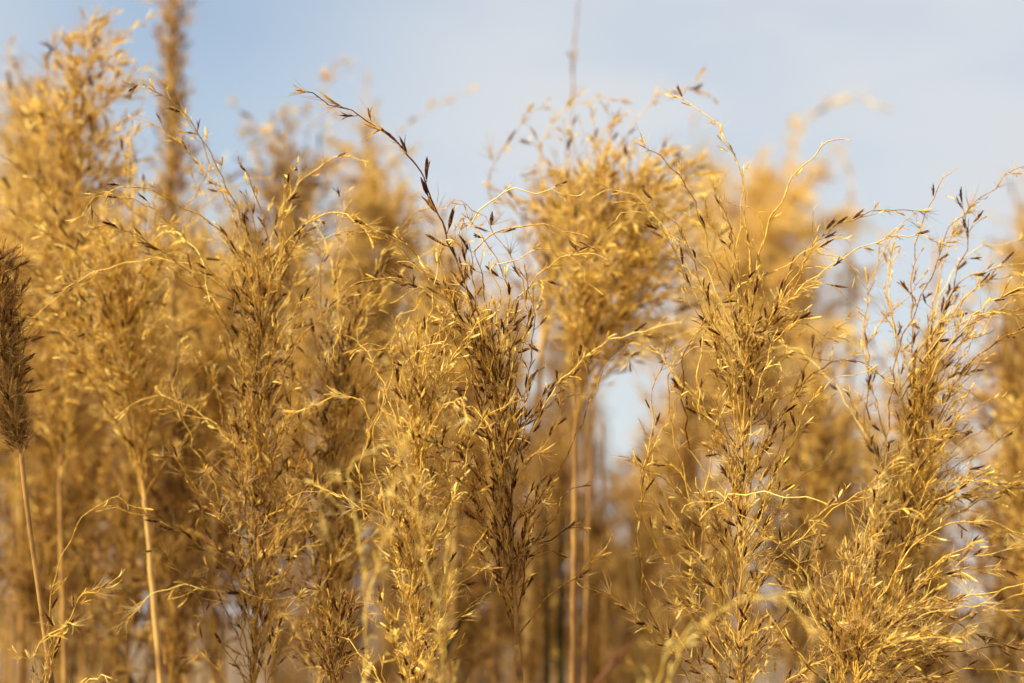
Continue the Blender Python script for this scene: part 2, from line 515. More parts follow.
# ------------------------------------------------------------------ the ground
def ground():
    g = Geo()
    rs = [0] + list(np.geomspace(0.25, 3000, 70)); na = 96
    r = random.Random(3)
    V, F = [(0, 0, 0.0)], []
    for q in rs[1:]:
        for k in range(na):
            a = 2 * math.pi * k / na
            x, y = q * math.cos(a), q * math.sin(a)
            z = (0.02 * math.sin(x * 2.1 + 1) * math.cos(y * 1.7) - 0.02 if q < 60 else 0.6 * math.sin(x * .01) * math.cos(y * .013)) * (1 if q > 60 else 1)
            V.append((x, y, z))
    for k in range(na): F.append((0, 1 + k, 1 + (k + 1) % na))
    for i in range(len(rs) - 2):
        for k in range(na):
            a = 1 + i * na + k; b = 1 + i * na + (k + 1) % na
            F += [(a, a + na, b + na), (a, b + na, b)]
    g.add(V, F, 0.5)
    m = bpy.data.materials.new('dry_soil'); m.use_nodes = True
    t = m.node_tree; b = t.nodes['Principled BSDF']; no = t.nodes.new('ShaderNodeTexNoise'); cr = t.nodes.new('ShaderNodeValToRGB')
    tcn = t.nodes.new('ShaderNodeTexCoord'); t.links.new(tcn.outputs['Object'], no.inputs['Vector'])
    no.inputs['Scale'].default_value = 3; no.inputs['Detail'].default_value = 8
    cr.color_ramp.elements[0].position = .35; cr.color_ramp.elements[0].color = (.06, .035, .02, 1)
    cr.color_ramp.elements[1].position = .65; cr.color_ramp.elements[1].color = (.20, .13, .06, 1)
    t.links.new(no.outputs['Fac'], cr.inputs['Fac']); t.links.new(cr.outputs['Color'], b.inputs['Base Color']); b.inputs['Roughness'].default_value = .95
    o = g.build('ground', m); o['kind'] = 'structure'
ground()
# ------------------------------------------------------------------ plumes in and near the plane of focus
DARKST = dict(tone=0.42, dark=0.62, gold=0.6, htone=0.5, hair=0.6, lets=0.16)
# 1 the tall dark plume in the middle
plume(11, 'slender dark-seeded central plume whose long brown sprig arches far up to the left', (517, 645), (521, 683), (492, 350), 1.0,
      n=40, K=1.0, sprigs=12, wind=(2.5, 0, 0), lpx=260, tilt=(0.03, 0.27), depth=0.6, st=dict(DARKST, droop=4, letlen=.024, curl=22), outk=0.9, tmax=0.9, stem_r=.0013, stem_tone=.42,
      traces=[
        ([(487, 400), (480, 345), (470, 300), (461, 275), (447, 235), (434, 205), (420, 172), (400, 145), (378, 126), (352, 112), (330, 103), (306, 90)],
         dict(spk=.9, node=(2, 3), dark=.85, tone=.3, rad=.0006, size=.0088, hair=.9, lets=.10, letlen=.016, wig=.0003, label='long bare brown sprig with separate dark seeds reaching up left')),
        ([(500, 440), (497, 380), (492, 330), (484, 290), (517, 262), (498, 238), (478, 214), (462, 203)][:4] + [(478, 262), (474, 250)], dict(tone=.35, dark=.8)),
        ([(505, 420), (520, 360), (528, 310), (520, 275), (503, 245), (483, 218), (462, 202), (446, 205)], dict(tone=.3, dark=.9, rad=.00034, spk=.5, node=(3, 4, 5), size=.007)),
        ([(478, 380), (466, 330), (452, 305), (446, 285), (440, 260), (447, 240), (462, 222)], dict(tone=.7, dark=.2)),
        ([(496, 360), (484, 320), (466, 296), (446, 290), (420, 288), (402, 297)], dict(tone=.62, dark=.6)),
        ([(497, 330), (500, 295), (492, 270), (506, 263), (530, 253), (552, 247), (568, 253), (584, 268), (590, 288)], dict(tone=.85, dark=.25, gold=.85, rad=.00036, spk=.6)),
        ([(474, 252), (490, 236), (508, 228), (536, 226), (562, 230), (580, 235)], dict(tone=.7, dark=.5)),
        ([(470, 226), (484, 206), (502, 192), (530, 192), (556, 193), (576, 196)], dict(tone=.85, dark=.35, gold=.85)),
        ([(514, 590), (524, 545), (540, 510), (556, 475), (574, 440), (588, 405), (604, 372), (622, 350), (641, 334), (657, 332), (668, 338), (674, 348)],
         dict(spk=.10, node=(3, 4), dark=.05, tone=.5, rad=.00036, hair=.05, lets=0, start=.12, label='nearly bare wiry branch arching over to the right')),
        ([(512, 600), (528, 565), (546, 545), (562, 532), (575, 527)], dict(tone=.35, dark=.5, spk=.3)),
        ([(512, 560), (530, 548), (550, 540), (568, 530), (580, 527)], dict(tone=.2, dark=.9, gold=.4)),
        ([(508, 545), (518, 520), (526, 498), (540, 486), (548, 484)], dict(tone=.2, dark=.9, gold=.4)),
        ([(506, 545), (500, 505), (480, 470), (462, 430), (446, 390), (437, 355), (432, 330)], dict(tone=.45, dark=.7)),
        ([(508, 560), (498, 530), (475, 500), (462, 470), (452, 445), (440, 430)], dict(tone=.45, dark=.7)),
        ([(512, 600), (500, 575), (485, 560), (470, 545)], dict(tone=.5, dark=.3)),
        ([(500, 500), (516, 440), (527, 385), (533, 330), (530, 290), (522, 270)], dict(tone=.4, dark=.75)),
        ([(498, 480), (484, 420), (470, 372), (455, 340), (440, 330)], dict(tone=.4, dark=.9)),
      ])
# 2 right-hand big plume
plume(12, 'broad golden plume right of centre whose forked top sprig points up right against the sky', (740, 800), (738, 860), (748, 310), 1.02,
      n=60, K=1.25, sprigs=18, lpx=265, tilt=(0.15, 0.75), depth=0.7, st=dict(dark=.34, gold=.78, droop=9, letlen=.03, hair=.75, tone=.66), outk=1.6, wind=(1.2, 0, 0), leaves=1, stem_r=.0014,
      traces=[
        ([(742, 430), (738, 375), (741, 320), (753, 275), (762, 245), (768, 222), (782, 196), (797, 172), (812, 157), (828, 142), (843, 138)],
         dict(spk=.55, tone=.75, dark=.15, gold=.82, rad=.0006, lets=.03, label='topmost golden sprig forking at its tip')),
        ([(762, 330), (762, 280), (761, 240), (762, 222), (755, 211), (738, 205), (722, 201)], dict(spk=.25, tone=.8, dark=.05, rad=.00036)),
        ([(700, 420), (698, 370), (706, 330), (722, 302), (742, 284), (765, 276), (786, 265), (804, 252), (822, 252), (840, 258), (853, 268), (866, 290)], dict(tone=.76, dark=.3, gold=.82, spk=.7)),
        ([(745, 400), (765, 340), (790, 300), (803, 270), (812, 245), (812, 228), (814, 212)], dict(tone=.6, dark=.6, spk=.8, hair=1)),
        ([(740, 380), (770, 320), (800, 285), (825, 283), (845, 295), (860, 312)], dict(tone=.7, dark=.3)),
        ([(690, 500), (676, 440), (668, 400), (672, 370), (690, 352), (715, 343), (745, 330), (790, 322), (840, 340)], dict(tone=.8, dark=.15, gold=.85)),
        ([(665, 560), (645, 520), (641, 480), (650, 440), (652, 400), (662, 365), (684, 345), (710, 325), (730, 318)], dict(tone=.72, dark=.35)),
        ([(655, 600), (640, 560), (638, 515), (648, 480), (652, 450), (668, 420), (680, 395)], dict(tone=.65, dark=.4)),
        ([(668, 640), (648, 610), (641, 580), (640, 550)], dict(tone=.6, dark=.4)),
        ([(700, 560), (705, 500), (720, 420), (745, 370), (790, 355), (835, 362)], dict(tone=.82, dark=.15, gold=.85)),
        ([(740, 560), (775, 480), (800, 420), (835, 380), (868, 372)], dict(tone=.7)),
        ([(690, 450), (682, 400), (683, 360), (690, 340)], dict(tone=.35, dark=.5)),
        ([(700, 520), (730, 497), (755, 492), (790, 496), (820, 500)], dict(tone=.95, dark=.05, gold=.92, rad=.00045, spk=.2, dz=(0, -.06))),
      ])
# 3 right edge plume
plume(13, 'tall golden plume near the right edge with seeded sprigs arching out of the picture', (862, 760), (858, 820), (930, 385), 1.05,
      n=60, K=1.0, sprigs=16, lpx=280, tilt=(0.06, 0.5), depth=0.7, st=dict(dark=.32, gold=.78, droop=9, letlen=.03, hair=.6, tone=.66), outk=1.5, wind=(8, 0, 0), stem_r=.0014,
      traces=[
        ([(890, 430), (893, 370), (905, 330), (925, 290), (938, 262), (944, 238), (958, 218), (978, 200), (1000, 183), (1020, 165), (1045, 160)], dict(tone=.6, dark=.35, rad=.0004)),
        ([(940, 330), (955, 280), (966, 250), (968, 225), (962, 205), (955, 200)], dict(tone=.6, dark=.8, spk=.95)),
        ([(905, 420), (925, 360), (945, 310), (958, 284), (985, 270), (1012, 268), (1040, 262)], dict(tone=.75, dark=.25)),
        ([(900, 400), (915, 360), (935, 330), (958, 312), (975, 290), (1000, 268), (1030, 262)], dict(tone=.72, dark=.3)),
        ([(910, 440), (940, 390), (975, 340), (1010, 300), (1030, 290)], dict(tone=.7, dark=.4)),
        ([(870, 420), (868, 370), (872, 335), (893, 310), (915, 285), (922, 278)], dict(tone=.72, dark=.4)),
        ([(880, 560), (895, 520), (920, 490), (945, 472), (975, 455), (1002, 438), (1028, 412)], dict(tone=.35, dark=.6, spk=.12, rad=.0003)),
        ([(860, 500), (900, 462), (930, 490), (955, 500), (962, 530)], dict(tone=.85, dark=.1, gold=.85)),
      ])
# 4 lower right
plume(14, 'low plume at the bottom right corner spreading almost level fuzzy branches', (835, 720), (830, 760), (850, 640), 0.98,
      n=20, lpx=240, tilt=(0.3, 1.1), depth=0.5, st=dict(dark=.35, gold=.76, droop=5, letlen=.03, hair=.95, htone=.7), outk=.5, wind=(8, 0, 0), stem_r=.0012,
      traces=[
        ([(838, 690), (858, 650), (880, 625), (905, 610), (935, 601), (965, 598), (995, 592), (1040, 578)], dict(tone=.85, dark=.15, gold=.85, rad=.0005, hair=.9)),
        ([(850, 690), (880, 655), (920, 632), (960, 640), (985, 655), (1005, 690)], dict(tone=.8, dark=.3, rad=.0004)),
        ([(870, 710), (905, 670), (940, 655), (980, 648), (1030, 640)], dict(tone=.5, dark=.7, hair=1)),
        ([(850, 660), (890, 628), (925, 612), (950, 618), (990, 640), (1030, 650)], dict(tone=.45, dark=.8, hair=1)),
        ([(860, 700), (885, 662), (900, 645), (915, 642), (935, 655), (950, 665)], dict(tone=.8, dark=.1)),
        ([(880, 720), (930, 680), (970, 668), (1020, 672)], dict(tone=.7, dark=.4, hair=1)),
      ])
# 5 lower centre-left golden plume
plume(15, 'dense bright golden plume low between the dark central plume and its neighbour on the left', (412, 800), (412, 860), (420, 370), 0.97,
      n=60, sprigs=15, lpx=205, tilt=(0.05, 0.38), depth=0.8, st=dict(dark=.2, gold=.80, droop=6, letlen=.026, hair=.55, tone=.72, spk=.85), outk=1.3, stem_r=.0013,
      traces=[
        ([(400, 560), (385, 500), (372, 450), (378, 420), (393, 380), (392, 345), (400, 320), (420, 305)], dict(tone=.8, dark=.2)),
        ([(410, 520), (408, 470), (402, 430), (398, 390), (408, 360), (430, 345)], dict(tone=.8, dark=.3)),
        ([(440, 620), (446, 560), (452, 510), (448, 470), (440, 440), (446, 400)], dict(tone=.8, dark=.15, gold=.88)),
        ([(370, 420), (360, 400), (340, 398), (318, 404), (300, 410)], dict(tone=.88, gold=.9, dark=0)),
        ([(365, 520), (360, 480), (366, 450), (380, 400)], dict(tone=.8, dark=.2)),
      ])
# 6 left-centre plume
plume(16, 'wide seeded plume left of centre with small dark seeds down its left side', (252, 740), (256, 800), (262, 270), 1.06,
      n=60, sprigs=18, lpx=250, tilt=(0.05, 0.30), depth=0.8, st=dict(dark=.40, gold=.68, droop=5, letlen=.028, hair=.7, tone=.56), outk=1.2, stem_r=.0014,
      traces=[
        ([(262, 470), (262, 400), (258, 350), (248, 320), (230, 302), (208, 290), (190, 285), (174, 276)], dict(tone=.35, dark=.4, rad=.00036)),
        ([(246, 420), (246, 370), (242, 340), (250, 310), (264, 285), (288, 258), (312, 245), (335, 232)], dict(tone=.85, dark=.35, gold=.85, spk=.8)),
        ([(240, 470), (225, 430), (214, 380), (200, 355), (185, 338), (175, 328)], dict(tone=.4, dark=.4)),
        ([(290, 420), (292, 350), (300, 310), (318, 280), (322, 258)], dict(tone=.5, dark=.6)),
        ([(230, 520), (205, 470), (188, 430), (175, 395), (178, 370), (186, 350)], dict(tone=.6, dark=.5)),
        ([(240, 600), (225, 560), (205, 520), (195, 490), (176, 462), (168, 440)], dict(tone=.5, dark=.85)),
        ([(290, 610), (262, 600), (230, 594), (205, 588), (180, 586), (158, 592), (142, 603), (130, 618), (125, 634)], dict(tone=.75, dark=.3, spk=.7, rad=.00036, label='thin branch arching out to the left across the pale cane')),
        ([(262, 600), (285, 575), (300, 620), (316, 660)][0:2] + [(292, 560)], dict(tone=.5)),
      ])
# 7 second one between: 300-360 column
plume(17, 'narrow brownish plume just right of the wide seeded one, its thin stem hidden below', (318, 720), (318, 780), (338, 350), 1.10,
      n=44, sprigs=12, lpx=250, tilt=(0.05, 0.30), depth=0.8, st=dict(dark=.35, gold=.62, droop=5, letlen=.028, hair=.6, tone=.5), outk=1.2, stem_r=.0012,
      traces=[([(325, 440), (335, 380), (352, 330), (362, 290), (356, 260), (340, 240)], dict(tone=.7)),
              ([(330, 430), (348, 360), (372, 300), (395, 250), (412, 222), (430, 214)], dict(tone=.75, dark=.4))])
# 8 cane with plume at x 145
plume(18, 'plume on a straight pale cane at the left, its soft tip leaning left', (145, 500), (161, 683), (130, 280), 1.14,
      n=46, lpx=260, tilt=(0.05, 0.42), depth=0.8, st=dict(dark=.15, gold=.74, droop=7, letlen=.03, hair=.5, tone=.62), outk=1.5, stem_r=.0015, stem_tone=.66,
      traces=[([(140, 420), (138, 360), (142, 300), (160, 255), (150, 215), (138, 190), (127, 170), (127, 140)], dict(tone=.7, dark=.4, size=.0082)),
              ([(138, 400), (120, 340), (100, 310), (84, 320)], dict(tone=.75)),
              ([(140, 380), (150, 330), (142, 305), (120, 296), (107, 300)], dict(tone=.85))])
# 10 small sprig bottom left
plume(20, 'small wispy sprig in the bottom left corner bending over right beside the brown stem', (44, 700), (46, 740), (46, 640), 1.0,
      n=3, lpx=60, st=dict(dark=.2, gold=.8, hair=.8), stem_r=.0006, leaves=0,
      traces=[([(46, 660), (48, 618), (56, 575), (66, 545), (78, 525), (90, 512), (104, 502), (117, 497), (128, 505), (144, 508)], dict(tone=.62, dark=.2, rad=.00034, spk=.4, start=.2)),
              ([(44, 690), (54, 650), (66, 622), (80, 600), (96, 590), (108, 584), (118, 578)], dict(tone=.72, dark=.5, spk=.9, hair=1, lets=.1)),
              ([(40, 700), (34, 670), (38, 645), (60, 630), (72, 622)], dict(tone=.85, dark=0, dz=(0, -.05))),
              ([(60, 720), (75, 690), (90, 680), (112, 676)], dict(tone=.85, dark=0, dz=(0, -.05)))])
# 11 low dark-seeded plume at bottom, between
plume(21, 'short dark-seeded plume poking up at the bottom, left of the bright golden one', (338, 700), (340, 740), (340, 640), 1.0,
      n=10, lpx=130, tilt=(.05, .6), st=dict(DARKST, dark=.8, droop=3), stem_r=.0009, leaves=0,
      traces=[([(338, 690), (330, 650), (318, 622), (312, 608), (290, 600), (262, 598), (250, 596)], dict(tone=.5, spk=.15)),
              ([(345, 690), (340, 640), (328, 600), (322, 585)], dict(dark=.9))])
# 9 the brown head at the left edge
def brown_head():
    r = random.Random(40)
    D = 1.0
    foot, sp_ = stem_path(20, 452, 51, 683, D)
    root = tagged('grass_plume', 'shaggy dark brown fluffy seed head on a sturdy stem at the left edge', 'plume grass', None, tuple(foot))
    g = Geo(); ns_ = len(sp_)
    tn = np.full(ns_, .42); tn[4::16] = .15; rr = np.linspace(.0020, .0012, ns_); rr[4::16] *= 1.2
    tube(g, sp_, rr, tn, 10)
    A = smooth_path([at(20, 452, D), at(10, 400, D), at(3, 330, D), at(0, 262, D)], .004)
    tube(g, A, np.linspace(.0013, .0005, len(A)), .4, 6)
    g.build('stem', M_STEM, root, origin=foot)
    st = dict(BASE, tone=.36, dark=.5, gold=.42, size=.0065, hair=1.0, htone=.3, lets=.10, letlen=.012, spk=.8, node=(1, 1, 2), curl=40, droop=-2, wind=np.zeros(3))
    for i in range(80):
        t = (i + r.random()) / 80
        k = int(t * (len(A) - 1))
        T = unit(A[min(k + 1, len(A) - 1)] - A[max(0, k - 1)])
        az = i * 2.4; sv = unit(np.cross(T, (0, 1, 0))) * math.cos(az) + np.cross(T, unit(np.cross(T, (0, 1, 0)))) * math.sin(az)
        thin = t > .7
        tl = r.uniform(.18, .5) if t < .6 else r.uniform(.3, .8)
        ln = (.024 if not thin else .018) * r.uniform(.6, 1.1) * min(1, .5 + t * 2)
        G = newG()
        dress(march(A[k], unit(T * math.cos(tl) + sv * math.sin(tl)), ln, r, -3, -sv * 10, 30, np.zeros(3), .0025), r, dict(st, tone=.55, gold=.6) if thin and r.random() < .6 else st, G, .05)
        if not thin:
            for q in range(6):
                b = A[k] + sv * r.uniform(.001, .006) + T * r.uniform(0, .012)
                G['tp'].append((b, unit(T + sv * r.uniform(.2, .8) + rvec(r) * .2), r.uniform(.007, .015), r.uniform(0.05, .6)))
        finish_branch(G, r, root, name='tuft')
    for az in (0, 2.5):
        leaf(root, sp_[int(ns_ * .5)], (math.cos(az), math.sin(az) * .5, 1), .45, .009, .7, r)
brown_head()
# near, out of focus in front
plume(30, 'blurred pale yellow sprig nearest the lens, across the foot of the broad right plume', (640, 730), (636, 790), (650, 680), 0.80,
      n=2, lpx=50, st=dict(dark=.05, gold=.95, hair=.5, tone=.9), stem_r=.0007, leaves=0,
      traces=[([(645, 720), (668, 655), (695, 628), (725, 608), (760, 597), (800, 594)], dict(tone=.85, rad=.0003, spk=.7, dark=0, hair=.2, size=.006)),
              ([(675, 720), (672, 670), (690, 640), (722, 612)], dict(tone=.85, rad=.0003, spk=.7, hair=.2, dark=0)),
              ([(755, 597), (785, 602), (800, 618), (818, 632)], dict(tone=.9, dark=.1, spk=.8))])
plume(31, 'blurred yellow twisting sprig in front of the narrow brownish plume', (360, 740), (350, 800), (350, 700), 0.84,
      n=2, lpx=50, st=dict(dark=.05, gold=.95, hair=.4, tone=.9), stem_r=.0007, leaves=0,
      traces=[([(358, 740), (366, 650), (362, 560), (352, 500), (330, 480), (318, 492), (322, 520)], dict(tone=.85, spk=.25, size=.0082)),
              ([(364, 620), (384, 540), (398, 470), (410, 430), (425, 416)], dict(tone=.85, spk=.5)),
              ([(362, 560), (350, 470), (372, 452), (395, 440)], dict(tone=.9, spk=.3))])
plume(32, 'blurred greenish golden tuft hanging in front of the bright golden plume', (452, 760), (455, 800), (448, 700), 0.86,
      n=3, lpx=110, st=dict(dark=.1, gold=.85, hair=.8, tone=.85), stem_r=.0007, leaves=0,
      traces=[([(450, 740), (440, 640), (422, 540), (408, 470), (398, 430), (386, 418)], dict(tone=.8, spk=.9, hair=1, lets=.1)),
              ([(452, 740), (444, 620), (446, 540), (436, 500)], dict(tone=.8, spk=.7))])

# ------------------------------------------------------------------ second row, a little soft
MID = 'softly blurred golden plumes just behind the sharp ones'
plume(51, 'large soft plume behind the centre with a rounded crown and seeds hanging down its right', (575, 430), (573, 683), (606, 215), 1.22,
      n=88, lpx=290, tilt=(0.03, 0.42), depth=0.9, group=MID, st=dict(dark=.14, gold=.76, droop=15, letlen=.035, hair=.4, tone=.68, size=.0074, spk=1, lets=.45), outk=0.9, wind=(2.5, 0, 0), stem_r=.0014, stem_tone=.36,
      traces=[([(600, 200), (620, 150), (640, 115), (660, 95), (680, 88), (700, 92), (712, 98)], dict(spk=.8, single=False)),
              ([(560, 260), (545, 200), (540, 150), (560, 115), (590, 100), (620, 100)], dict(spk=.9)),
              ([(640, 180), (668, 150), (680, 170), (682, 230), (678, 290)], dict(spk=.9)),
              ([(500, 215), (488, 185), (495, 160), (515, 130), (530, 112), (545, 105)], dict(spk=.5, tone=.5))], leaves=2)
plume(63, 'soft plume leaning right at the shoulder of the large rounded centre plume', (592, 400), (584, 683), (645, 210), 1.3,
      n=44, lpx=190, tilt=(0.05, 0.5), depth=0.9, group=MID, st=dict(dark=.15, gold=.76, droop=14, letlen=.035, hair=.3, tone=.66, size=.0084, spk=.95, lets=.3), outk=1.2, wind=(2, 0, 0), stem_r=.0009, stem_tone=.25)
plume(52, 'tall soft plume in the upper left corner leaning right at its top', (60, 480), (66, 720), (82, 70), 1.24,
      n=88, lpx=230, tilt=(0.05, 0.6), depth=0.9, group=MID, st=dict(dark=.18, gold=.76, droop=11, letlen=.04, lets=.5, hair=.6, tone=.68, size=.0084, spk=.95), outk=2.0, wind=(2.5, 0, 0), stem_r=.0014, stem_tone=.45,
      traces=[([(60, 220), (48, 150), (45, 90), (52, 50), (75, 32), (100, 20), (112, 10)], dict(spk=.9)),
              ([(60, 240), (30, 180), (10, 140), (-5, 130)], dict(spk=.8))])
plume(64, 'dense soft plume filling the left edge behind the tall upper left one', (20, 420), (22, 700), (45, 110), 1.4,
      n=88, lpx=220, tilt=(0.05, 0.55), depth=0.9, group=MID, st=dict(dark=.12, gold=.76, droop=11, letlen=.035, lets=.4, hair=.7, tone=.66, size=.009, spk=.95), outk=2.0, wind=(2.5, 0, 0), stem_r=.0014, stem_tone=.45)
plume(53, 'upright narrow plume in a tight column reaching past the top edge', (172, 240), (172, 683), (173, -60), 1.5,
      n=88, lpx=84, tilt=(0.05, 0.4), depth=1, group=MID, st=dict(dark=.25, gold=.6, droop=1, letlen=.012, hair=.6, tone=.5, size=.009, spk=1, lets=.15), outk=.5, stem_r=.0026, tmax=.98)
plume(54, 'wispy plume with sparse bent tips left of the long brown sprig', (270, 360), (272, 683), (288, 185), 1.55,
      n=64, lpx=230, tilt=(0.05, 0.6), depth=1, group=MID, st=dict(dark=.25, gold=.76, droop=10, letlen=.035, hair=.4, size=.0088), outk=2.0, wind=(1, 0, 0), stem_r=.002,
      traces=[([(300, 230), (318, 160), (322, 110), (330, 75), (342, 60), (350, 75)], dict(spk=.6)),
              ([(270, 260), (262, 190), (250, 130), (235, 105)], dict(spk=.7)),
              ([(350, 210), (385, 150), (415, 120), (450, 98), (472, 92)], dict(spk=.5))])
plume(55, 'soft golden plume behind the point where the long brown sprig bends', (385, 390), (388, 683), (388, 215), 1.6,
      n=64, lpx=170, tilt=(0.05, 0.55), depth=1, group=MID, st=dict(dark=.12, gold=.76, droop=10, letlen=.035, hair=.6, size=.0088, spk=.95), outk=2.0, stem_r=.002)
plume(56, 'big very soft plume right of centre with two thin arcs curling off its top', (745, 470), (748, 683), (762, 225), 1.9,
      n=88, lpx=250, tilt=(0.05, 0.45), depth=1, group=MID, st=dict(dark=.05, gold=.86, htone=.85, lets=.4, droop=12, letlen=.05, hair=1, size=.014, spk=.95), outk=2.2, stem_r=.0026,
      traces=[([(770, 240), (785, 180), (800, 130), (825, 104), (855, 98), (885, 106)], dict(spk=.95, lets=.15)),
              ([(790, 230), (815, 170), (838, 150), (850, 180), (850, 230), (848, 280)], dict(spk=.9, lets=.1)),
              ([(800, 250), (830, 220), (855, 212), (875, 228), (885, 240)], dict(spk=.3, dark=.8))])
plume(57, 'soft plume tight behind the right-edge plume with a drooping dusky side', (922, 560), (918, 683), (925, 390), 1.5,
      n=64, lpx=190, K=.9, tilt=(0.05, 0.4), depth=1, group=MID, st=dict(dark=.2, gold=.66, droop=12, letlen=.04, hair=.5, size=.0088, spk=.9), outk=1.4, stem_r=.0024, wind=(0, 0, 0))
plume(58, 'soft plume filling the lower right edge behind the level branches', (1040, 640), (1045, 690), (1035, 440), 1.3,
      n=50, lpx=190, tilt=(0.05, 0.3), depth=1, group=MID, st=dict(dark=.2, gold=.74, droop=7, letlen=.03, hair=.5, size=.0082), outk=1.5, stem_r=.002)
plume(59, 'soft plume on a thick tan cane behind the dark central plume', (541, 350), (524, 683), (565, 200), 1.42,
      n=40, lpx=150, tilt=(0.05, 0.6), depth=1, group=MID, st=dict(dark=.25, gold=.7, droop=12, letlen=.03, hair=.4, size=.0082), outk=2, stem_r=.0022, stem_tone=.7)
plume(60, 'soft golden plume behind and above the wide seeded one', (212, 470), (215, 683), (205, 300), 1.35,
      n=46, lpx=190, tilt=(0.05, 0.5), depth=1, group=MID, st=dict(dark=.15, gold=.76, droop=9, letlen=.035, hair=.5, size=.0082), outk=1.8, stem_r=.002)
plume(61, 'soft plume in the gap between the long brown sprig and the sharp central branches', (455, 470), (452, 683), (450, 280), 1.38,
      n=46, lpx=170, tilt=(0.05, 0.5), depth=1, group=MID, st=dict(dark=.25, gold=.74, droop=9, letlen=.035, hair=.4, size=.0082), outk=1.8, stem_r=.002)
plume(62, 'soft plume behind the foot of the broad right plume', (815, 560), (812, 683), (822, 400), 1.4,
      n=44, K=1, lpx=170, tilt=(0.05, 0.5), depth=1, group=MID, st=dict(dark=.2, gold=.66, droop=9, letlen=.035, hair=.5, size=.0082), outk=1.8, stem_r=.002)
# the lone twig at the top
def twig():
    r = random.Random(8)
    foot, sp_ = stem_path(572, 100, 566, 683, 1.45)
    root = tagged('bare_grass_stalk', 'single thin bare stalk rising past the top of the frame above the large soft plume', 'grass stalk', None, tuple(foot))
    top = smooth_path([at(572, 100, 1.45), at(574, 50, 1.45), at(579, 0, 1.45), at(582, -60, 1.45)], .01, r, .0004)
    g = Geo(); P = np.concatenate([sp_, top[1:]])
    tube(g, P, np.linspace(.0016, .0004, len(P)), .45, 6)
    o = g.build('stem', M_STEM, root, origin=foot)
    G = newG(); dress(smooth_path([at(572, 100, 1.45), at(574, 50, 1.45), at(579, 0, 1.45), at(582, -60, 1.45)], .003, r, .0006), r, dict(BASE, tone=.35, dark=.8, spk=.35, lets=0, wind=np.zeros(3), rad=.0004), G, 0)
    finish_branch(G, r, root)
twig()

# ------------------------------------------------------------------ the thicket behind: whole plumes, copied
def copy_tree(o, parent=None):
    c = o.copy(); COL.objects.link(c); c.parent = parent
    for ch in o.children: copy_tree(ch, c)
    return c
def back_proto(seed, n, length, dark, gold, spread, droop, tone=.55, ht=.6):
    r = random.Random(seed)
    root = tagged('grass_plume', 'x', 'plume grass')
    g = Geo()
    P = smooth_path([(0, 0, 0), (.01, 0, .5), (-.008, 0, 1.0)], .03)
    tube(g, P, np.linspace(.0034, .002, len(P)), .42, 6); g.build('stem', M_STEM, root)
    G = newG()
    st = dict(BASE, tone=tone, htone=ht, dark=dark, gold=gold, size=.0115, rad=.0006, node=(1, 2, 3), letlen=.05, hair=.45, droop=droop, wind=np.array((1.0, .3, 0)), spk=.95)
    A = smooth_path([(0, 0, 0), (.004, 0, length * .35), (0, .004, length * .7)], .006)
    tube(G['b'], A, np.linspace(.002, .0006, len(A)), .5, 5)
    for i in range(n):
        t = .97 * (i + r.random()) / n; k = int(t * (len(A) - 1)); az = i * 2.4
        sv = np.array((math.cos(az), math.sin(az), 0)); tl = r.uniform(.05, spread)
        dress(march(A[k], unit(np.array((0, 0, 1)) * math.cos(tl) + sv * math.sin(tl)), length * .62 * r.uniform(.5, 1) * (1 - .5 * t), r, droop, sv * 1.8, 24, st['wind'], .004), r, st, G, .12)
    b = G['b'].build('panicle', M_STRAW, root)
    g = Geo(); scatter(g, SEEDS, *un(G['sp']), r); scatter(g, HUSKS, *un(G['hp']), r); g.build('spikelets', M_HUSK, b)
    g = Geo(); scatter(g, TUFTS, *un(G['tp']), r); g.build('hairs', M_HAIR, b)
    rl = random.Random(seed + 1)
    for k in range(4):
        leaf(root, (0, 0, rl.uniform(.35, .62)), (rl.uniform(-.5, .5), rl.uniform(-.5, .5), 1), rl.uniform(.2, .34), .012, rl.choice((.45, .7, .8, .25)), rl)
    return root
PROTO = [back_proto(201, 52, .34, .15, .68, .5, 6), back_proto(202, 46, .30, .25, .62, .7, 9), back_proto(203, 60, .38, .1, .72, .4, 4), back_proto(204, 48, .28, .4, .5, .6, 8, .42, .35), back_proto(205, 62, .34, .35, .53, .5, 6, .45, .4)]
used = set()
rb = random.Random(77)
def back(px, py, D, kind, label, group, sc=1.0, lean=0.0, name=None):
    """panicle base at the pixel's point"""
    p = at(px, py, D)
    src = PROTO[kind]
    o = src if kind not in used else copy_tree(src)
    used.add(kind)
    o['label'] = label; o['group'] = group
    H = max(.3, p[2])
    o.location = (p[0] - math.sin(lean) * H, p[1], 0); o.rotation_euler = (rb.uniform(-.03, .03), lean, rb.uniform(0, 6.28))
    o.rotation_mode = 'ZXY' if False else 'XYZ'
    o.rotation_euler = (0, lean, 0)
    rz = rb.uniform(0, 6.28)
    for ch in o.children:
        n_ = ch.name.split('.')[0]
        ch.rotation_euler = (0, 0, rz)
        if n_ == 'stem': ch.scale = (1, 1, H)
        elif n_ == 'panicle': ch.location = (-.008 * math.cos(rz), -.008 * math.sin(rz), H); ch.scale = (sc * .66, sc * .66, sc * 1.15)
        else: ch.scale = (1, 1, H)
    return o
G1 = 'blurred brown plumes crowding behind the front rows'
LB1 = 'out-of-focus brown plume in the crowd low behind the front rows'
